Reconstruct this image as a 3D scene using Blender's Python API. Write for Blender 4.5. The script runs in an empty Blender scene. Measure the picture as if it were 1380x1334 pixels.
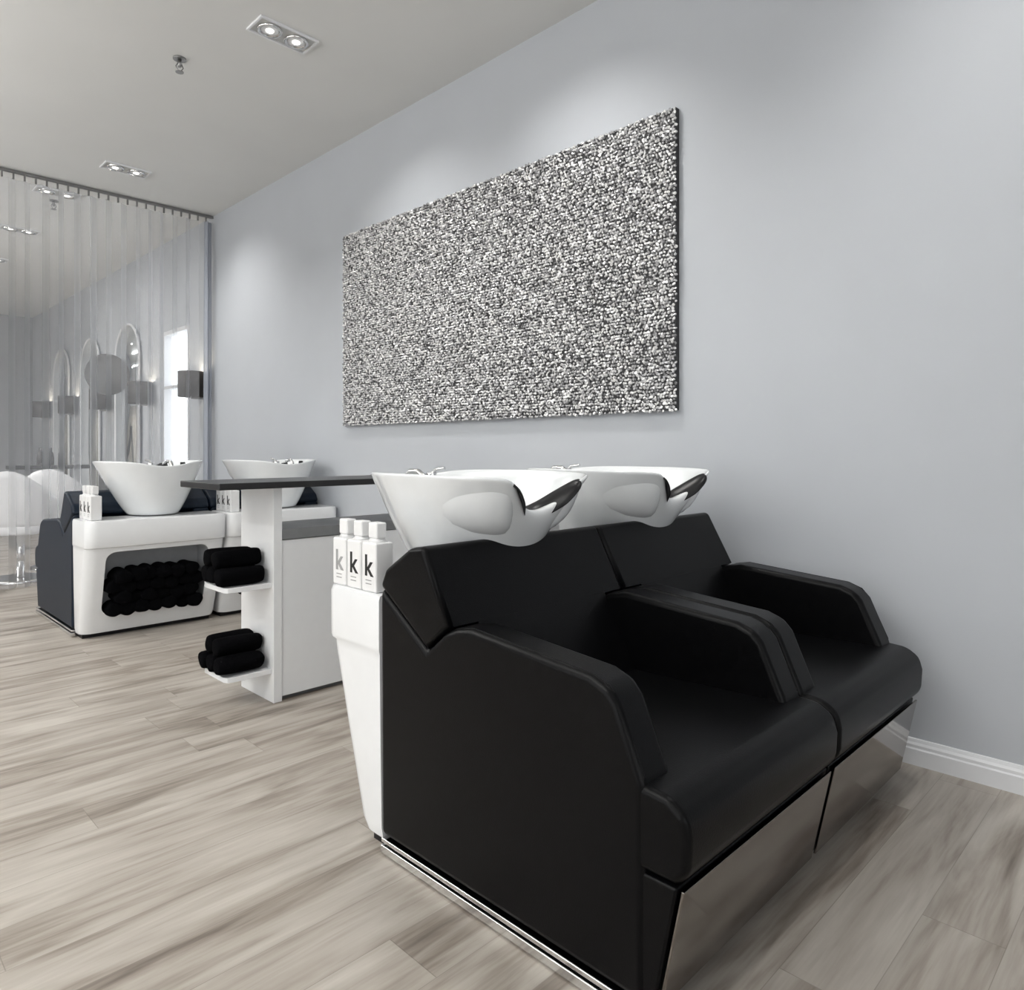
import bpy, bmesh, math, random
from mathutils import Vector, Matrix
random.seed(7)
S=bpy.context.scene
try:
    S.view_settings.view_transform='Standard'
    S.view_settings.look='None'
except Exception as e: print(e)

# ------------------------------------------------------------------ materials
def newmat(name):
    m=bpy.data.materials.new(name); m.use_nodes=True
    nt=m.node_tree
    return m,nt,nt.nodes['Principled BSDF']
def mat(name,col,rough=.5,metal=0,nscale=20,namt=.06,bump=0,bscale=200,spec=.5,coat=0,emit=0):
    m,nt,b=newmat(name); N=nt.nodes; L=nt.links
    tc=N.new('ShaderNodeTexCoord')
    n=N.new('ShaderNodeTexNoise'); n.inputs['Scale'].default_value=nscale
    L.new(tc.outputs['Object'],n.inputs['Vector'])
    r=N.new('ShaderNodeValToRGB')
    a=[max(0,c*(1-namt)) for c in col]+[1]; c2=[min(1,c*(1+namt)) for c in col]+[1]
    r.color_ramp.elements[0].position=.3; r.color_ramp.elements[1].position=.7
    r.color_ramp.elements[0].color=a; r.color_ramp.elements[1].color=c2
    L.new(n.outputs['Fac'],r.inputs['Fac']); L.new(r.outputs['Color'],b.inputs['Base Color'])
    b.inputs['Roughness'].default_value=rough; b.inputs['Metallic'].default_value=metal
    b.inputs['Specular IOR Level'].default_value=spec
    b.inputs['Coat Weight'].default_value=coat
    b.inputs['Coat Roughness'].default_value=.05
    if emit:
        L.new(r.outputs['Color'],b.inputs['Emission Color']); b.inputs['Emission Strength'].default_value=emit
    if bump:
        n2=N.new('ShaderNodeTexNoise'); n2.inputs['Scale'].default_value=bscale
        L.new(tc.outputs['Object'],n2.inputs['Vector'])
        bp=N.new('ShaderNodeBump'); bp.inputs['Strength'].default_value=bump; bp.inputs['Distance'].default_value=.002
        L.new(n2.outputs['Fac'],bp.inputs['Height']); L.new(bp.outputs['Normal'],b.inputs['Normal'])
    return m
M={}
M['wall']=mat('wall_paint',(.462,.484,.515),.6,nscale=3,namt=.015,bump=.1,bscale=300)
M['wallw']=mat('wall_paint_white',(.6,.6,.6),.6,nscale=3,namt=.015)
M['wallg']=mat('wall_paint_grey',(.32,.33,.35),.6,nscale=3,namt=.015)
M['ceil']=mat('ceiling_paint',(.67,.675,.665),.8,nscale=2,namt=.015)
M['trim']=mat('trim_paint',(.72,.73,.75),.35,namt=.01)
M['leather']=mat('black_leather',(.0022,.0022,.0026),.33,nscale=40,namt=.2,bump=.18,bscale=350,spec=.13)
M['leather_blue_cast']=mat('black_leather_blue_cast',(.007,.013,.024),.42,nscale=40,namt=.2,bump=.25,bscale=350,spec=.2)  # far chairs' leather, bluish cast of light and reflection mixed into the colour
M['gloss']=mat('white_lacquer',(.77,.78,.79),.18,namt=.01,coat=.4)
M['ceramic']=mat('white_ceramic',(.76,.78,.79),.1,namt=.01,coat=.6)
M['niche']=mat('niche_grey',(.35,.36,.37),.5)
M['chrome']=mat('chrome',(.75,.75,.75),.12,1,namt=.02)
M['steel']=mat('mirror_steel',(.25,.23,.215),.10,1,nscale=6,namt=.05)
M['gel']=mat('black_gel',(.004,.004,.005),.35,spec=.35)
M['towel']=mat('black_terry',(.0025,.0025,.003),1.0,bump=1,bscale=160,spec=.03)
M['blacktop']=mat('black_laminate',(.012,.012,.013),.35,namt=.1)
M['greyband']=mat('grey_laminate',(.18,.185,.19),.4)
M['plast']=mat('bottle_white',(.76,.76,.76),.35,namt=.01)
M['ink']=mat('bottle_ink',(.01,.01,.01),.5)
M['inkg']=mat('bottle_ink_grey',(.3,.3,.3),.5)
M['shade']=mat('lampshade_taupe',(.04,.034,.03),.8,nscale=60)
M['disc']=mat('smoked_mirror',(.13,.125,.12),.3,.6)
M['bulb']=mat('bulb_glow',(1,.9,.75),.5,emit=6)
M['spotglow']=mat('spot_glow',(1,.97,.9),.5,emit=3)
M['mirror']=mat('mirror_glass',(.72,.76,.78),.05,1,namt=.01)
M['day']=mat('daylight_glass',(.9,.95,1),.3,emit=1.4,namt=.02)
M['pchair']=mat('white_shell_plastic',(.88,.88,.89),.3,namt=.01)
M['rail']=mat('rail_metal',(.3,.3,.3),.35,1)
M['fixt']=mat('fixture_alu',(.55,.55,.53),.4,.6)

def floor_mat():
    m,nt,b=newmat('oak_plank_floor'); N=nt.nodes; L=nt.links
    def math_(op,a,bb=None):
        n=N.new('ShaderNodeMath'); n.operation=op
        for i,v in enumerate((a,bb)):
            if v is None: continue
            if isinstance(v,(int,float)): n.inputs[i].default_value=v
            else: L.new(v,n.inputs[i])
        return n.outputs[0]
    tc=N.new('ShaderNodeTexCoord'); sp=N.new('ShaderNodeSeparateXYZ'); L.new(tc.outputs['Object'],sp.inputs[0])
    X,Y=sp.outputs[0],sp.outputs[1]
    pw=.165; pl=1.22
    yr=math_('DIVIDE',Y,pw); row=math_('FLOOR',yr); fy=math_('FRACT',yr)
    wn0=N.new('ShaderNodeTexWhiteNoise'); wn0.noise_dimensions='1D'; L.new(row,wn0.inputs['W'])
    xr=math_('ADD',math_('DIVIDE',X,pl),math_('MULTIPLY',wn0.outputs['Value'],7.3))
    col=math_('FLOOR',xr); fx=math_('FRACT',xr)
    cb=N.new('ShaderNodeCombineXYZ'); L.new(row,cb.inputs[0]); L.new(col,cb.inputs[1])
    wn=N.new('ShaderNodeTexWhiteNoise'); wn.noise_dimensions='3D'; L.new(cb.outputs[0],wn.inputs['Vector'])
    R=wn.outputs['Value']
    def grain(sx,sy,detail,off,dist=0):
        c=N.new('ShaderNodeCombineXYZ')
        L.new(math_('ADD',math_('MULTIPLY',X,sx),math_('MULTIPLY',R,37+off)),c.inputs[0])
        L.new(math_('MULTIPLY',Y,sy),c.inputs[1]); L.new(math_('MULTIPLY',R,11+off),c.inputs[2])
        n=N.new('ShaderNodeTexNoise'); n.inputs['Scale'].default_value=1; n.inputs['Detail'].default_value=detail
        n.inputs['Distortion'].default_value=dist
        L.new(c.outputs[0],n.inputs['Vector']); return n.outputs['Fac']
    g1=grain(1.5,10,5,0,1.0); g2=grain(6,120,3,5); g3=grain(3.5,34,3,9,.5)
    r=N.new('ShaderNodeValToRGB'); e=r.color_ramp.elements
    e[0].position=.30; e[0].color=(.150,.125,.105,1)
    e[1].position=.73; e[1].color=(.475,.442,.395,1)
    x=e.new(.42); x.color=(.268,.233,.199,1)
    x=e.new(.53); x.color=(.365,.330,.289,1)
    v=math_('ADD',math_('ADD',math_('MULTIPLY',g1,.82),math_('MULTIPLY',g2,.18)),math_('MULTIPLY',math_('SUBTRACT',R,.5),.10))
    v=math_('ADD',v,math_('MULTIPLY',g3,.20))
    v=math_('SUBTRACT',v,.078)
    L.new(v,r.inputs['Fac'])
    s1=math_('LESS_THAN',fy,.011); s2=math_('LESS_THAN',fx,.0018)
    s=math_('MAXIMUM',s1,s2)
    mx=N.new('ShaderNodeMix'); mx.data_type='RGBA'
    L.new(math_('MULTIPLY',s,.42),mx.inputs[0]); L.new(r.outputs['Color'],mx.inputs[6]); mx.inputs[7].default_value=(.12,.10,.082,1)
    L.new(mx.outputs[2],b.inputs['Base Color'])
    b.inputs['Roughness'].default_value=.42; b.inputs['Specular IOR Level'].default_value=.4
    bp=N.new('ShaderNodeBump'); bp.inputs['Strength'].default_value=.15; bp.inputs['Distance'].default_value=.001
    L.new(g2,bp.inputs['Height']); L.new(bp.outputs['Normal'],b.inputs['Normal'])
    return m
M['floor']=floor_mat()
def art_mat():
    m,nt,b=newmat('silver_chip_relief'); N=nt.nodes; L=nt.links
    g=N.new('ShaderNodeNewGeometry'); r=N.new('ShaderNodeValToRGB'); e=r.color_ramp.elements
    e[0].position=0; e[0].color=(.22,.22,.225,1); e[1].position=1; e[1].color=(.98,.98,.97,1)
    x=e.new(.25); x.color=(.48,.48,.49,1); x=e.new(.6); x.color=(.74,.74,.74,1)
    L.new(g.outputs['Random Per Island'],r.inputs['Fac']); L.new(r.outputs['Color'],b.inputs['Base Color'])
    b.inputs['Metallic'].default_value=.4; b.inputs['Roughness'].default_value=.25
    return m
M['art']=art_mat()
M['artback']=mat('dark_backing',(.03,.03,.032),.6)
def curtain_mat(name,col,tr):
    m,nt,b=newmat(name); N=nt.nodes; L=nt.links
    out=N['Material Output']; N.remove(b)
    d=N.new('ShaderNodeBsdfDiffuse'); t=N.new('ShaderNodeBsdfTranslucent'); tp=N.new('ShaderNodeBsdfTransparent')
    w=N.new('ShaderNodeTexNoise'); w.inputs['Scale'].default_value=400
    tc=N.new('ShaderNodeTexCoord'); L.new(tc.outputs['Object'],w.inputs['Vector'])
    rr=N.new('ShaderNodeValToRGB'); rr.color_ramp.elements[0].color=[c*.93 for c in col]+[1]; rr.color_ramp.elements[1].color=list(col)+[1]
    L.new(w.outputs['Fac'],rr.inputs['Fac'])
    L.new(rr.outputs[0],d.inputs[0]); L.new(rr.outputs[0],t.inputs[0])
    a=N.new('ShaderNodeMixShader'); a.inputs[0].default_value=.30; L.new(d.outputs[0],a.inputs[1]); L.new(t.outputs[0],a.inputs[2])
    c=N.new('ShaderNodeMixShader'); L.new(a.outputs[0],c.inputs[1]); L.new(tp.outputs[0],c.inputs[2])
    lw=N.new('ShaderNodeLayerWeight'); lw.inputs['Blend'].default_value=.2
    mm=N.new('ShaderNodeMath'); mm.operation='MULTIPLY_ADD'; L.new(lw.outputs['Facing'],mm.inputs[0]); mm.inputs[1].default_value=-tr; mm.inputs[2].default_value=tr
    L.new(mm.outputs[0],c.inputs[0]); L.new(c.outputs[0],out.inputs[0])
    return m
M['sheer']=curtain_mat('sheer_curtain_fabric',(.70,.72,.76),.77)
M['drape']=curtain_mat('grey_drape_fabric',(.42,.45,.51),.2)

# ------------------------------------------------------------------ mesh helpers
def link(o,parent=None,m=None,smooth=False,bevel=0,seg=3,sub=0,ang=35):
    S.collection.objects.link(o)
    if parent: o.parent=parent
    if m:
        o.data.materials.append(M[m] if isinstance(m,str) else m)
    if smooth:
        for p in o.data.polygons: p.use_smooth=True
    if bevel:
        b=o.modifiers.new('Bevel','BEVEL'); b.width=bevel; b.segments=seg; b.limit_method='ANGLE'; b.angle_limit=math.radians(ang)
        b.harden_normals=True
        for p in o.data.polygons: p.use_smooth=True
    if sub:
        s=o.modifiers.new('Sub','SUBSURF'); s.levels=sub; s.render_levels=sub
    return o
def mesh(name,v,f):
    me=bpy.data.meshes.new(name); me.from_pydata([tuple(a) for a in v],[],f); me.update()
    bm=bmesh.new(); bm.from_mesh(me); bmesh.ops.recalc_face_normals(bm,faces=bm.faces); bm.to_mesh(me); bm.free()
    return bpy.data.objects.new(name,me)
def box(name,x0,x1,y0,y1,z0,z1,m,parent=None,bevel=0,seg=3):
    v=[(x0,y0,z0),(x1,y0,z0),(x1,y1,z0),(x0,y1,z0),(x0,y0,z1),(x1,y0,z1),(x1,y1,z1),(x0,y1,z1)]
    f=[(0,3,2,1),(4,5,6,7),(0,1,5,4),(1,2,6,5),(2,3,7,6),(3,0,4,7)]
    return link(mesh(name,v,f),parent,m,bevel=bevel,seg=seg)
def prism(name,poly,x0,x1,m,parent=None,bevel=0,seg=4,ang=20,skip=()):
    n=len(poly); v=[(x0,a,b) for a,b in poly]+[(x1,a,b) for a,b in poly]
    f=[tuple(range(n)),tuple(range(2*n-1,n-1,-1))]+[(i,(i+1)%n,n+(i+1)%n,n+i) for i in range(n)]
    o=link(mesh(name,v,f),parent,m,bevel=bevel,seg=seg,ang=ang)
    if skip and bevel:
        me=o.data; at=me.attributes.new('bevel_weight_edge','FLOAT','EDGE')
        for e in me.edges:
            a,b=e.vertices
            sk=(abs(a-b)==n and (a%n) in skip)
            at.data[e.index].value=0.0 if sk else 1.0
            e.use_edge_sharp=sk
        o.modifiers['Bevel'].limit_method='WEIGHT'
    return o
def rings(name,R,m,parent=None,cap0=True,cap1=True,sub=0,bevel=0):
    n=len(R[0]); v=[p for r in R for p in r]; f=[]
    for i in range(len(R)-1):
        for j in range(n):
            a=i*n+j; b=i*n+(j+1)%n
            f.append((a,b,b+n,a+n))
    if cap0: f.append(tuple(range(n)))
    if cap1: f.append(tuple(range((len(R)-1)*n,len(R)*n)))
    return link(mesh(name,v,f),parent,m,smooth=True,sub=sub,bevel=bevel)
def cyl(name,c,r,h,m,parent=None,axis='Z',seg=24,r2=None,bevel=0):
    r2=r if r2 is None else r2
    def P(a,rr,t):
        u,w=rr*math.cos(a),rr*math.sin(a)
        return {'Z':(c[0]+u,c[1]+w,c[2]+t),'Y':(c[0]+u,c[1]+t,c[2]+w),'X':(c[0]+t,c[1]+u,c[2]+w)}[axis]
    R=[[P(2*math.pi*i/seg,r,0) for i in range(seg)],[P(2*math.pi*i/seg,r2,h) for i in range(seg)]]
    o=rings(name,R,m,parent)
    if bevel:
        b=o.modifiers.new('Bevel','BEVEL'); b.width=bevel; b.segments=3; b.limit_method='ANGLE'
    for p in o.data.polygons: p.use_smooth=len(p.vertices)==4
    return o
def tube(name,pts,rad,m,parent=None):
    cu=bpy.data.curves.new(name,'CURVE'); cu.dimensions='3D'; cu.bevel_depth=rad; cu.bevel_resolution=4
    sp=cu.splines.new('POLY'); sp.points.add(len(pts)-1)
    for i,p in enumerate(pts): sp.points[i].co=(*p,1)
    cu.use_fill_caps=True
    o=bpy.data.objects.new(name+'_c',cu); S.collection.objects.link(o)
    dg=bpy.context.evaluated_depsgraph_get(); me=bpy.data.meshes.new_from_object(o.evaluated_get(dg))
    bpy.data.objects.remove(o); ob=bpy.data.objects.new(name,me); me.materials.clear()
    return link(ob,parent,m,smooth=True)
def empty(name,loc=(0,0,0),rz=0,sc=(1,1,1)):
    e=bpy.data.objects.new(name,None); S.collection.objects.link(e); e.location=loc; e.rotation_euler[2]=rz; e.scale=sc
    e.empty_display_size=.1; return e
def join_into(name,objs,parent=None):
    bpy.context.view_layer.update()
    dg=bpy.context.evaluated_depsgraph_get()
    bm=bmesh.new(); mats=[]
    for o in objs:
        me=bpy.data.meshes.new_from_object(o.evaluated_get(dg)); me.transform(o.matrix_world)
        off=[]
        for mm in me.materials:
            if mm not in mats: mats.append(mm)
            off.append(mats.index(mm))
        for p in me.polygons: p.material_index=off[p.material_index] if off else 0
        bm.from_mesh(me); bpy.data.meshes.remove(me)
    me=bpy.data.meshes.new(name); bm.to_mesh(me); bm.free()
    for mm in mats: me.materials.append(mm)
    for o in objs: bpy.data.objects.remove(o)
    ob=bpy.data.objects.new(name,me); S.collection.objects.link(ob)
    if parent: ob.parent=parent
    return ob

# ------------------------------------------------------------------ room
WX=2.77; CH=3.31; XL=-4.6; Y0=-3.2; Y1=14.0; CY=6.72
box('floor',XL-.1,WX+.1,Y0-.1,Y1+.1,-.1,0,'floor')
box('ceiling',XL-.1,WX+.1,Y0-.1,Y1+.1,CH,CH+.1,'ceil')
wy0,wy1,wz0,wz1=7.3,8.0,.95,2.35
rw=[box('a',WX,WX+.12,Y0,wy0,0,CH,'wall'),box('a',WX,WX+.12,wy1,Y1,0,CH,'wall'),
    box('a',WX,WX+.12,wy0,wy1,0,wz0,'wall'),box('a',WX,WX+.12,wy0,wy1,wz1,CH,'wall')]
join_into('wall_right',rw)
box('wall_left',XL-.12,XL,Y0,Y1,0,CH,'wallw')
box('wall_front',XL,WX,Y0-.12,Y0,0,CH,'wallw')
box('wall_back',XL,WX,Y1,Y1+.12,0,CH,'wallg')
w=empty('window_1',(WX,7.65,1.65))
box('pane',.07,.08,-.35,.35,-.7,.7,'day',w)
for i,(a,b,c,d) in enumerate([(-.36,-.32,-.71,.71),(.32,.36,-.71,.71),(-.32,.32,-.71,-.67),(-.32,.32,.67,.71),(-.32,.32,.1,.13)]):
    box('frame_%d'%i,-.01,.07,a,b,c,d,'trim',w)
prof=[(0,0),(-.018,0),(-.018,.055),(-.014,.060),(-.014,.070),(-.009,.078),(-.006,.088),(0,.09)]
v=[];n=len(prof)
for yy in (Y0,Y1):
    v+=[(WX+a,yy,b) for a,b in prof]
f=[(i,(i+1)%n,n+(i+1)%n,n+i) for i in range(n)]+[tuple(range(n)),tuple(range(2*n-1,n-1,-1))]
link(mesh('baseboard_right',v,f),None,'trim')
box('baseboard_left',XL,XL+.018,Y0,Y1,0,.09,'trim',bevel=.004)

# ------------------------------------------------------------------ curtain
def curtain(name,x0,x1,y,amp,wl,z0,z1,m,seed):
    rnd=random.Random(seed); xs=[];x=x0
    while x<x1: xs.append(x); x+=wl/14
    nz=10; v=[];ph=0;P=[];amps=[]; cur=1;dph=1
    for i,x in enumerate(xs):
        if i%14==0: cur=rnd.choice((.6,.85,1.0,1.3)); dph=2*math.pi/14*rnd.uniform(.75,1.3)
        ph+=dph; P.append(ph); amps.append(cur)
    sm=[sum(amps[max(0,i-6):i+7])/len(amps[max(0,i-6):i+7]) for i in range(len(amps))]
    for j in range(nz+1):
        t=j/nz; z=z0+(z1-z0)*t
        for i,x in enumerate(xs):
            a=amp*sm[i]*(1.15-.45*t)
            v.append((x+.30*a*math.sin(2*P[i]),y+a*math.sin(P[i])+.006*math.sin(3*t+P[i]*.31),z))
    n=len(xs); f=[(j*n+i,j*n+i+1,(j+1)*n+i+1,(j+1)*n+i) for j in range(nz) for i in range(n-1)]
    return link(mesh(name,v,f),None,m,smooth=True)
curtain('sheer_curtain',XL+.05,2.625,CY,.031,.125,.015,3.235,'sheer',3)
curtain('side_drape',2.68,2.75,CY-.02,.032,.035,.015,3.235,'drape',5)
r=empty('curtain_rail',(0,CY,3.27))
box('track',XL+.02,WX-.005,-.012,.012,.012,.036,'rail',r,bevel=.003)
gl=[]
x=-4.5
while x<WX-.05:
    gl.append(box('g',x-.006,x+.006,-.008,.008,-.035,.014,'rail')); x+=.075
g=join_into('gliders',gl,r)

# ------------------------------------------------------------------ artwork
art=empty('wall_relief_artwork',(WX,3.055,1.95))
ax,az=1.355,.67
box('backing',-.030,-.002,-ax,ax,-az,az,'artback',art)
v=[];f=[]
sp=.0150; ny=int(2*ax/sp); nz=int(2*az/sp)
for i in range(ny+1):
    for j in range(nz+1):
        if random.random()<.03: continue
        cy=-ax+(i+.5*(j%2))*sp+random.uniform(-.0038,.0038); cz=-az+j*sp+random.uniform(-.0038,.0038)
        hgt=random.uniform(.004,.011); k=random.choice((5,6,7)); r0=random.uniform(.0052,.0086); a0=random.uniform(0,6.28)
        ty,tz=random.uniform(-.3,.3),random.uniform(-.3,.3); b=len(v)
        th=random.uniform(0,3.14); el=random.uniform(1.0,1.4); ct,st_=math.cos(th),math.sin(th)
        pts=[]
        for q in range(k):
            a=a0+2*math.pi*q/k+random.uniform(-.15,.15); p,s=r0*el*math.cos(a),r0/el**.5*math.sin(a)
            pts.append((p*ct-s*st_,p*st_+s*ct))
        for sc_,hh in ((.95,0),(1.0,.6),(.62,1.0)):
            for u,wv in pts:
                v.append((-.031-hgt*hh-(u*ty+wv*tz)*hh,cy+u*sc_,cz+wv*sc_))
        f.append(tuple(b+2*k+q for q in range(k)))
        for l in range(2):
            for q in range(k): f.append((b+l*k+q,b+l*k+(q+1)%k,b+(l+1)*k+(q+1)%k,b+(l+1)*k+q))
link(mesh('silver_chips',v,f),art,'art')

# ------------------------------------------------------------------ ceiling fixtures
def downlight(x,y,energy=35,aim=None,aimz=1.5,size=108,down=14):
    e=empty('recessed_spotlight',(x,y,CH))
    hx,hy,t=.165,.085,.012
    for i,(a,b,c,d) in enumerate([(-hx,hx,-hy,-hy+t),(-hx,hx,hy-t,hy),(-hx,-hx+t,-hy+t,hy-t),(hx-t,hx,-hy+t,hy-t)]):
        box('trim_frame_%d'%i,a,b,c,d,-.012,.0,'trim',e,bevel=.002)
    box('housing_plate',-hx+t,hx-t,-hy+t,hy-t,-.004,0,'fixt',e)
    for s in (-1,1):
        cx=s*.075
        R=[]
        for rr,zz in [(.062,-.005),(.064,-.016),(.056,-.02),(.046,-.012)]:
            R.append([(cx+rr*math.cos(q*math.pi/12),rr*math.sin(q*math.pi/12),zz) for q in range(24)])
        rings('gimbal_ring_%d'%(s+1),R,'chrome',e,cap0=False,cap1=False)
        cyl('reflector_%d'%(s+1),(cx,0,-.012),.044,.004,'trim',e)
        cyl('bulb_%d'%(s+1),(cx,0,-.016),.02,.005,'spotglow',e)
        ld=bpy.data.lights.new('spot_lamp','SPOT'); ld.energy=energy if s>0 else down; ld.spot_size=math.radians(size if s>0 else 110); ld.spot_blend=1; ld.shadow_soft_size=.05
        ld.color=(1,.98,.95)
        lo=bpy.data.objects.new('lamp_%d'%(s+1),ld); S.collection.objects.link(lo); lo.parent=e; lo.location=(cx,0,-.04)
        tgt=Vector((WX,aim if aim is not None else y,aimz)) if s>0 else Vector((x-.3,y,0))
        dirv=tgt-Vector((x+cx,y,CH-.04)); lo.rotation_euler=dirv.to_track_quat('-Z','Y').to_euler()
downlight(1.82,3.52,52,aim=3.6,aimz=1.1)
downlight(1.82,6.08,66,aim=6.0,aimz=1.0)
downlight(1.82,2.15,64,aim=2.35,aimz=1.1)
downlight(1.82,.45,44,aim=.3,aimz=1.0)
downlight(1.57,7.05,30,aim=7.2); downlight(1.57,8.5,30,aim=8.6); downlight(1.57,10.0,30,aim=10)
def sprinkler(x,y):
    e=empty('fire_sprinkler',(x,y,CH))
    cyl('escutcheon',(0,0,-.008),.035,.008,'rail',e); cyl('stem',(0,0,-.05),.01,.045,'rail',e,seg=12)
    tube('frame_arm_1',[(.01,0,-.03),(.02,0,-.05),(.004,0,-.075)],.003,'rail',e)
    tube('frame_arm_2',[(-.01,0,-.03),(-.02,0,-.05),(-.004,0,-.075)],.003,'rail',e)
    cyl('deflector',(0,0,-.08),.022,.004,'rail',e,seg=12)
sprinkler(1.52,4.15); sprinkler(1.6,7.3)

# ------------------------------------------------------------------ wash units
OY=1.3
def towel_roll(name,p0,ax,L,r,seed,m='towel'):
    rnd=random.Random(seed); R=[]; n=16
    prof=[(0,.35),(.01,.75),(.03,.97)]+[(t,1.0) for t in (.25,.5,.75)]+[(.94,.97),(.98,.75),(1,.35)]
    ph=rnd.uniform(0,6)
    for t,s in prof:
        ring=[]
        for q in range(n):
            a=2*math.pi*q/n
            rr=r*s*(1+.10*math.sin(3*a+ph+2*t)+.05*math.sin(7*a+ph*2)+rnd.uniform(-.04,.04))
            u,w_=rr*math.cos(a),rr*.92*math.sin(a)
            ring.append((p0[0]+u,p0[1]+t*L,p0[2]+w_) if ax=='Y' else (p0[0]+t*L,p0[1]+u,p0[2]+w_))
        R.append(ring)
    return rings(name,R,m,sub=1)

def basin(par,sc=1.0,offx=0,BK=.415):
    n=96; cyb=1.66-OY; ccy=1.585-OY; CF=.305; ND=.145; RX=.275
    def rimz(x,s,k=1):
        z=1.03
        if s<0:
            f=min(1,-s)**5
            z-=.006*(-s)+.104*k*f*math.exp(-(abs(x)/.125)**2.4)
        else: z-=.030*s**3*math.exp(-(x/.16)**2)
        return z
    def rimxy(c,s,k=1,pw=.80):
        x=RX*math.copysign(abs(c)**pw,c)
        y=(BK if s>0 else CF)*math.copysign(abs(s)**pw,s)
        if s<0: y+=ND*k*math.exp(-(abs(x)/.118)**2.2)*(-s)**4
        return x,y+ccy
    Rg=[]; A=[2*math.pi*i/n for i in range(n)]
    base=[(.125*math.cos(a),.15*math.sin(a)+cyb) for a in A]
    for st in (0,.02,.1,.22,.36,.5,.62,.72,.80,.87,.93,.97,1.0):
        r=[]
        for i,a in enumerate(A):
            c,s=math.cos(a),math.sin(a)
            # foot-to-rim flare, changing smoothly from back to front
            fr=.5-.5*s
            e=.68+.30*fr**1.5
            g=st**e; k=st**4
            x,y=rimxy(c,s,k,1.0-.2*st)
            zt=rimz(x,s,k)
            r.append((base[i][0]*(1-g)+x*g,base[i][1]*(1-g)+y*g,.702+(zt-.702)*st))
        Rg.append(r)
    def rim(a):
        c,s=math.cos(a),math.sin(a); x,y=rimxy(c,s)
        return x,y,rimz(x,s),s
    def inner(k,dz,drop=None):
        r=[]
        for i,a in enumerate(A):
            x,y,z,s=rim(a)
            zz=z+dz if drop is None else (z+dz)*(1-drop)+.83*drop
            r.append((x*k,(y-ccy)*k+ccy,zz))
        return r
    Rg.append(inner(.985,.005)); Rg.append(inner(.96,.003))
    for k,dr in [(.93,.12),(.88,.4),(.78,.68),(.6,.88),(.35,.97),(.1,1.0)]:
        Rg.append(inner(k,0,dr))
    objs=[rings('basin_bowl',Rg,'ceramic',par,cap0=True,cap1=True,sub=1)]
    objs.append(cyl('drain',(0,ccy,.829),.025,.006,'chrome',par))
    Rr=[]; m=28; XS=.150
    for i in range(m+1):
        x=-XS+2*XS*i/m; c=math.copysign((abs(x)/RX)**1.25,x); s=-math.sqrt(max(0,1-c*c)); _,y=rimxy(c,s)
        z=rimz(x,s)
        end=(min(1,(min(i,m-i)/6)))**.5*.9+.1
        ring=[]
        for q,(u,h) in enumerate([(-1.05,-1.6),(-1.1,-1.0),(-.9,-.1),(-.6,.4),(0,.65),(.5,.4),(.85,-.2),(1.0,-1.2),(.9,-1.9),(.65,-1.6),(.4,-.7),(0,-.25),(-.6,-.35),(-.85,-1.0)]):
            ring.append((x,y+.018+.045*end*u,z+.017*end*h+.003))
        Rr.append(ring)
    objs.append(rings('neck_rest',Rr,'gel',par,sub=1))
    by=ccy+BK-.075
    objs.append(cyl('mixer_body',(.06,by,.975),.018,.05,'chrome',par,bevel=.004))
    objs.append(tube('mixer_lever',[(.06,by,1.02),(.06,by-.02,1.034),(.068,by-.06,1.040)],.006,'chrome',par))
    objs.append(tube('hand_shower',[(-.05,by,.97),(-.05,by-.005,1.015),(-.05,by-.025,1.030),(-.045,by-.06,1.030),(-.04,by-.09,1.01)],.010,'chrome',par))
    objs.append(cyl('shower_head',(-.038,by-.095,.985),.020,.026,'gel',par,bevel=.004))
    objs.append(cyl('vacuum_breaker',(-.12,by-.03,.975),.014,.05,'gel',par,bevel=.004))
    if sc!=1 or offx:
        for o in objs:
            o.scale=(sc,sc,1+abs(sc-1)*.5); o.location=(offx,(1-sc)*ccy,.702*(1-(1+abs(sc-1)*.5)))

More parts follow.
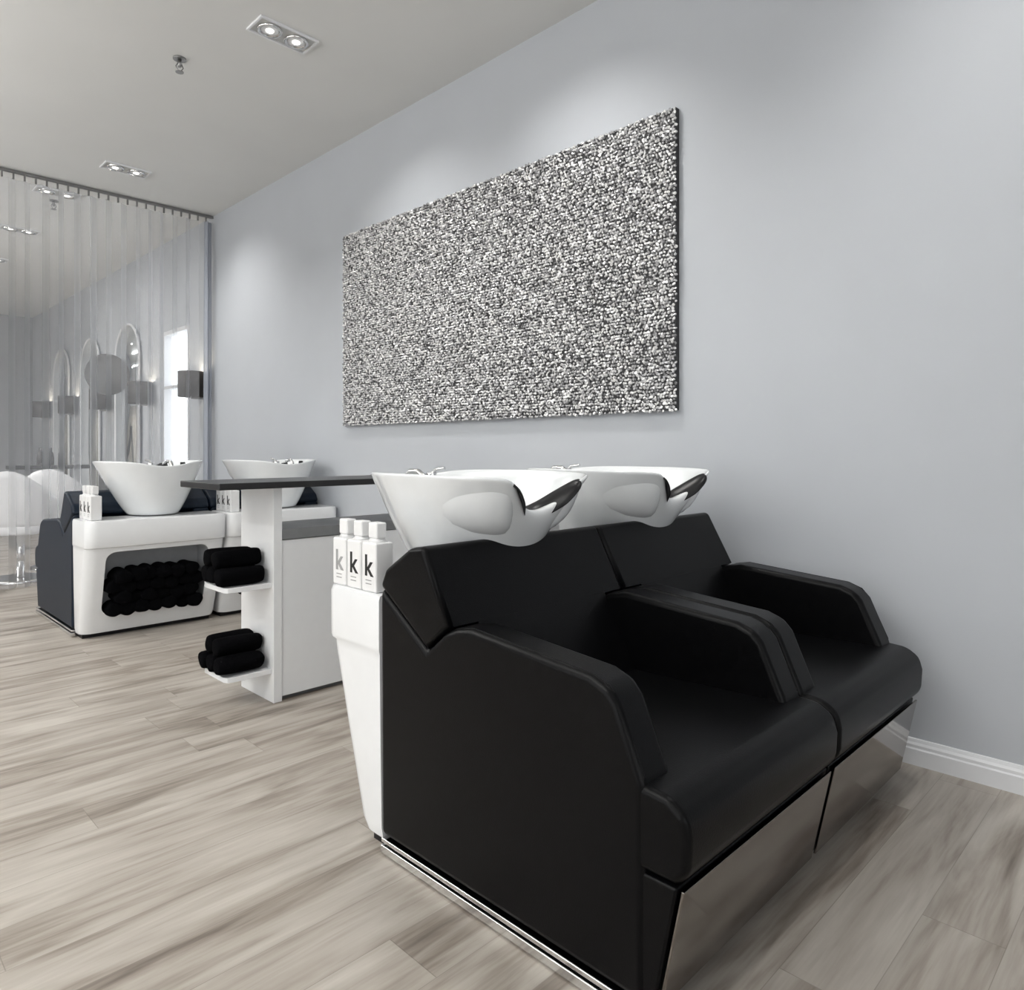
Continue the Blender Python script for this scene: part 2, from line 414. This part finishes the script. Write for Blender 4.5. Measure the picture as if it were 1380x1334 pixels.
def wash_unit(cx,far=False,sx=1,seed=0):
    par=empty('salon_wash_chair',(cx,(6.40-OY) if far else OY,0),math.pi if far else 0,(sx,1,1))
    Lm='leather_blue_cast' if far else 'leather'
    H=.3595
    def P(l): return [(a-OY,b) for a,b in l]
    arm=P([(1.625,.05),(1.63,.725),(1.425,.592),(1.36,.645),(1.315,.666),(1.26,.676),(.90,.648),(.855,.632),(.83,.605),(.768,.462),(.768,.05)])
    for s,nm in ((-1,'left'),(1,'right')):
        x0,x1=(-H,-H+.100) if s<0 else (H-.100,H)
        prism('armrest_'+nm,arm,x0,x1,Lm,par,bevel=.018,seg=5)
    prism('backrest_top',P([(1.632,.728),(1.607,.778),(1.50,.845),(1.44,.855),(1.335,.665),(1.428,.594)]),-H,H,Lm,par,bevel=.016,seg=5,skip=(4,5))
    prism('backrest_cushion',P([(1.43,.66),(1.3363,.6665),(1.2160,.4494),(1.45,.42)]),-H+.097,H-.097,Lm,par)
    prism('seat_cushion',P([(.70,.302),(.676,.33),(.672,.395),(.682,.435),(.72,.460),(.80,.466),(1.28,.452),(1.28,.302)]),-H+.003,H-.003,Lm,par,bevel=.016)
    prism('seat_base',P([(.70,.298),(1.60,.298),(1.60,.05),(.75,.05)]),-H+.006,H-.006,Lm,par,bevel=.006)
    prism('front_panel',P([(.688,.294),(.694,.294),(.744,.055),(.738,.055)]),-H+.012,H-.012,'steel',par,bevel=.0015)
    box('plinth',-H+.03,H-.03,.82-OY,1.70-OY,0,.055,'gel',par)
    if cx<2:
        s=1 if far else -1
        def rb(nm,a,b,z0,z1):
            x0,x1=sorted((s*a,s*b)); box(nm,x0,x1,.745-OY,1.62-OY,z0,z1,'chrome',par,bevel=.003)
        rb('kick_rail',H+.004,H-.02,.004,.026); rb('kick_rail_upper',H+.002,H-.02,.032,.044)
    for s in (-1,1):
        xx=s*(H-.014) 
        tube('piping_%d'%(s+1),[(xx,1.40-OY,.607),(xx,1.36-OY,.643),(xx,1.315-OY,.665),(xx,1.26-OY,.675),(xx,.90-OY,.647),(xx,.857-OY,.631),(xx,.833-OY,.604),(xx,.775-OY,.475)],.0018,Lm,par)
    R=[]
    for z,yb,hw in [(.03,1.745,.345),(.06,1.76,.350),(.3,1.83,.354),(.52,1.893,.3565),(.540,1.897,.3565),(.546,1.914,.3595),(.555,1.919,.3595),(.685,1.919,.3595),(.697,1.914,.356),(.70,1.905,.35)]:
        rr=.055; ring=[(-hw,1.633-OY,z),(hw,1.633-OY,z)]
        for q in range(7):
            a=q/6*math.pi/2; ring.append((hw-rr+rr*math.cos(a),yb-rr+rr*math.sin(a)-OY,z))
        for q in range(7):
            a=math.pi/2+q/6*math.pi/2; ring.append((-hw+rr+rr*math.cos(a),yb-rr+rr*math.sin(a)-OY,z))
        R.append(ring)
    body=rings('white_shell',R,'gloss',None)
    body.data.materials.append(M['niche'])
    ring0=[]; x1,z0_,z1_,rr=.262,.135,.515,.05
    for (cxx,czz,st) in [(x1-rr,z1_-rr,0),(-x1+rr,z1_-rr,90),(-x1+rr,z0_+rr,180),(x1-rr,z0_+rr,270)]:
        for q in range(6):
            a=math.radians(st+q*18); ring0.append((cxx+rr*math.cos(a),czz+rr*math.sin(a)))
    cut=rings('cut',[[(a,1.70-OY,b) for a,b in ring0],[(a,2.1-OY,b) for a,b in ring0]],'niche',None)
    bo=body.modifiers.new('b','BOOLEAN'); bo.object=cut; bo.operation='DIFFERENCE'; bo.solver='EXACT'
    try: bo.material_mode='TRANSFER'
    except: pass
    bpy.context.view_layer.update()
    dg=bpy.context.evaluated_depsgraph_get(); me=bpy.data.meshes.new_from_object(body.evaluated_get(dg))
    bpy.data.objects.remove(body); bpy.data.objects.remove(cut)
    ob=bpy.data.objects.new('white_shell',me); S.collection.objects.link(ob); ob.parent=par
    try: me.set_sharp_from_angle(angle=math.radians(30)); 
    except: pass
    me.polygons.foreach_set('use_smooth',[True]*len(me.polygons))
    T=[]; k=0
    for row in range(4):
        nn=(7,6,7,6)[row]
        for c in range(nn):
            x=(c-(nn-1)/2)*.071+random.uniform(-.010,.010); z=.172+row*.066+random.uniform(-.010,.010)
            yy=1.715-OY
            surf=(1.76+(z-.06)*.29)-OY+.028+random.uniform(-.008,.028)
            T.append(towel_roll('t',(x,yy,z),'Y',surf-yy,.047,seed*50+k)); k+=1
    join_into('rolled_towels',T,par)
    if far: basin(par,.985,-.03,.32)
    else: basin(par)
    return par
W=.72
wash_unit(1.485,seed=1); wash_unit(1.485+W+.001,seed=2)
wash_unit(1.540,True,1.115,3); wash_unit(2.348,True,1.115,4)

# bottles
def letter_mesh(ch,size):
    cu=bpy.data.curves.new('l','FONT'); cu.body=ch; cu.size=size; cu.extrude=.0006; cu.align_x='CENTER'; cu.offset=.0012
    o=bpy.data.objects.new('l',cu); S.collection.objects.link(o); bpy.context.view_layer.update()
    me=bpy.data.meshes.new_from_object(o.evaluated_get(bpy.context.evaluated_depsgraph_get())); bpy.data.objects.remove(o)
    return me
KM=letter_mesh('k',.085)
def bottle(x,y,z,h=.14,ink='ink'):
    e=empty('shampoo_bottle',(x,y,z))
    box('body',-.030,.030,-.036,.036,0,h,'plast',e,bevel=.006)
    R=[]
    for s,zz in [(1,h-.001),(.75,h+.006),(.7,h+.012)]:
        R.append([(.02*s*a,.024*s*b,zz) for a,b in ((-1,-1),(1,-1),(1,1),(-1,1))])
    rings('shoulder',R,'plast',e)
    box('cap',-.017,.017,-.022,.022,h+.010,h+.055,'plast',e,bevel=.005)
    me=KM.copy(); me.materials.clear()
    o=bpy.data.objects.new('label_letter',me); link(o,e,ink)
    o.matrix_local=Matrix(((0,0,-1,-.0304),(-1,0,0,0),(0,1,0,h*.33),(0,0,0,1)))
    for i,zz in enumerate((.022,.032)): box('label_line_%d'%i,-.0307,-.0298,-.014,.014,zz,zz+.0025,'inkg',e)
for x0 in (1.125,1.846):
    for i,yy in enumerate((1.70,1.777,1.854)):
        bottle(x0+.042,yy,.7005,ink='ink' if i<2 else 'inkg')
for x0 in (1.14,1.945):
    for i,yy in enumerate((4.56,4.637,4.714)):
        bottle(x0+.06,yy,.7005)

# ------------------------------------------------------------------ trolley table
t=empty('towel_station_table',(1.46,2.91,0))
box('side_panel',0,.04,0,.32,0,.938,'gloss',t,bevel=.002)
box('cabinet_carcass',.041,.88,.005,.315,.02,.705,'gloss',t,bevel=.002)
box('drawer_band',.041,.88,.0,.32,.708,.755,'greyband',t,bevel=.002)
box('plinth',.041,.87,.03,.3,0,.02,'greyband',t)
box('table_top',-.26,1.12,-.055,.36,.938,.966,'blacktop',t,bevel=.004)
box('end_panel',.95,.99,0,.32,0,.938,'gloss',t,bevel=.002)
for i,z in enumerate((.50,.125)):
    pts=[(0,.02),(-.17,.02),(-.19,.026),(-.2,.045),(-.2,.24),(-.19,.26),(-.17,.268),(0,.268)]
    rings('shelf_%d'%(i+1),[[(a,b,z) for a,b in pts],[(a,b,z+.022) for a,b in pts]],'gloss',t,bevel=.002)
for i,z in enumerate((.5225,.1475)):
    T=[]
    for k,(yy,zz) in enumerate([(2.975,.042),(3.06,.042),(3.14,.042),(3.02,.112),(3.10,.112)]):
        T.append(towel_roll('t',(1.245+random.uniform(-.01,.01),yy,z+zz),'X',.205,.043,900+i*20+k))
    join_into('towel_stack',T)

# ------------------------------------------------------------------ styling area behind the curtain
for yy in (6.93,8.36,9.83,11.3,12.8):
    e=empty('wall_lamp',(2.645,yy,1.73))
    n=32; R=[]
    for zz,rr in ((-.120,.118),(.120,.118)): R.append([(rr*math.cos(2*math.pi*q/n),rr*math.sin(2*math.pi*q/n),zz) for q in range(n)])
    o=rings('shade',R,'shade',e,cap0=False,cap1=False); sd=o.modifiers.new('s','SOLIDIFY'); sd.thickness=.004
    cyl('bulb',(0,0,-.05),.025,.07,'bulb',e); tube('bracket',[(.124,0,-.135),(0,0,-.135),(0,0,-.05)],.008,'chrome',e)
    pl=bpy.data.lights.new('glow','POINT'); pl.energy=3; pl.color=(1,.88,.7); pl.shadow_soft_size=.03
    lo=bpy.data.objects.new('glow',pl); S.collection.objects.link(lo); lo.parent=e; lo.location=(0,0,.06)
for yy in (9.1,10.6,12.05):
    e=empty('arched_station_mirror',(2.745,yy,0)); hw=.42
    pts=[(-hw,.3),(hw,.3),(hw,2.2)]+[(hw*math.cos(a),2.2+.38*math.sin(a)) for a in [math.pi*k/12 for k in range(1,12)]]+[(-hw,2.2)]
    rings('glass',[[(-.008,a,b) for a,b in pts],[(.008,a,b) for a,b in pts]],'mirror',e)
    tube('frame',[(-.010,a,b) for a,b in pts]+[(-.010,-hw,.3)],.014,'trim',e)
e=empty('round_mirror',(2.45,8.8,1.95)); cyl('disc',(0,0,0),.23,.015,'disc',e,axis='Y',seg=48)
tube('hanger',[(0,.008,.2),(0,.008,1.35)],.004,'rail',e)
c=empty('styling_console',(2.1,9.5,0))
box('top',-.45,.55,-.15,.15,.89,.93,'blacktop',c,bevel=.003)
for i,x in enumerate((-.4,.5)): box('leg_%d'%i,x-.02,x+.02,-.13,.13,0,.89,'rail',c)
for i,x in enumerate((1.95,2.05,2.16)):
    rings('styling_product_jar',[[(x+rr*math.cos(q*math.pi/8),9.5+rr*math.sin(q*math.pi/8),.9305+zz) for q in range(16)] for rr,zz in ((.035,0),(.037,.08),(.03,.14),(.014,.16),(.014,.2))],'blacktop')
def styling_chair(x,y,rz):
    e=empty('styling_chair',(x,y,0),rz); n=20
    v=[];f=[]
    for j in range(9):
        for i in range(n+1):
            a=math.pi*(-.12+1.24*i/n); t=j/8
            hgt=.45+t*(.22+.26*math.sin(max(0,min(math.pi,a)))**1.5); rr=.27+.03*t-.03*(1-t)**3
            v.append((rr*math.cos(a),rr*math.sin(a),hgt))
    for j in range(8):
        for i in range(n): a=j*(n+1)+i; f.append((a,a+1,a+n+2,a+n+1))
    o=link(mesh('shell',v,f),e,'pchair',smooth=True); sd=o.modifiers.new('s','SOLIDIFY'); sd.thickness=.03
    cyl('seat',(0,0,.40),.25,.08,'pchair',e,bevel=.02); cyl('column',(0,0,.03),.03,.38,'chrome',e); cyl('base',(0,0,0),.26,.025,'chrome',e,r2=.22)
styling_chair(1.34,7.22,2.6); styling_chair(1.74,7.75,2.6); styling_chair(.6,7.3,2.6)

# ------------------------------------------------------------------ lights
def area(name,loc,rot,sx,sy,en,col=(1,1,1),parent=None):
    l=bpy.data.lights.new(name,'AREA'); l.shape='RECTANGLE'; l.size=sx; l.size_y=sy; l.energy=en; l.color=col
    o=bpy.data.objects.new(name,l); S.collection.objects.link(o); o.location=loc; o.rotation_euler=rot
    if parent: o.parent=parent
    return o
def fill_bar(x,y,L,up,dn):  # added fill light out of view, given a body; lifts ceiling and ambient
    e=empty('unseen_fill_bar',(x,y,2.55))
    box('housing',-.06,.06,-L/2,L/2,-.03,.03,'trim',e,bevel=.004)
    for i,s in enumerate((-1,1)): tube('cable_%d'%i,[(0,s*L*.4,.03),(0,s*L*.4,CH-2.55)],.002,'rail',e)
    area('uplight',(0,0,.035),(math.pi,0,0),.11,L-.05,up,(1,.985,.96),e)
    area('downlight',(0,0,-.035),(0,0,0),.11,L-.05,dn,(1,.985,.96),e)
fill_bar(-1.2,1.5,2.4,104,32); fill_bar(-1.2,5.0,2.4,120,38); fill_bar(-.8,9.2,2.6,120,70)
area('left_fill_light',(-4.5,2.0,1.6),(0,math.radians(-90),0),2.6,6,104,(.96,.98,1))  # added fill from the left; the wall behind it has no opening
area('front_fill_light',(-.8,-3.1,1.6),(math.radians(90),0,0),4.5,2.6,52,(.96,.98,1))  # added fill from behind the camera, in front of a solid wall
wd=bpy.data.worlds.new('World'); S.world=wd; wd.use_nodes=True
wd.node_tree.nodes['Background'].inputs[0].default_value=(.8,.88,1,1); wd.node_tree.nodes['Background'].inputs[1].default_value=.6

# ------------------------------------------------------------------ camera
cd=bpy.data.cameras.new('cam'); cam=bpy.data.objects.new('camera',cd); S.collection.objects.link(cam); S.camera=cam
cam.location=(0,0,1.1); cam.rotation_euler=(math.radians(90),0,math.radians(-45.2))
cd.sensor_width=36; cd.lens=957/1380*36; cd.shift_y=-60/1380; cd.clip_start=.02
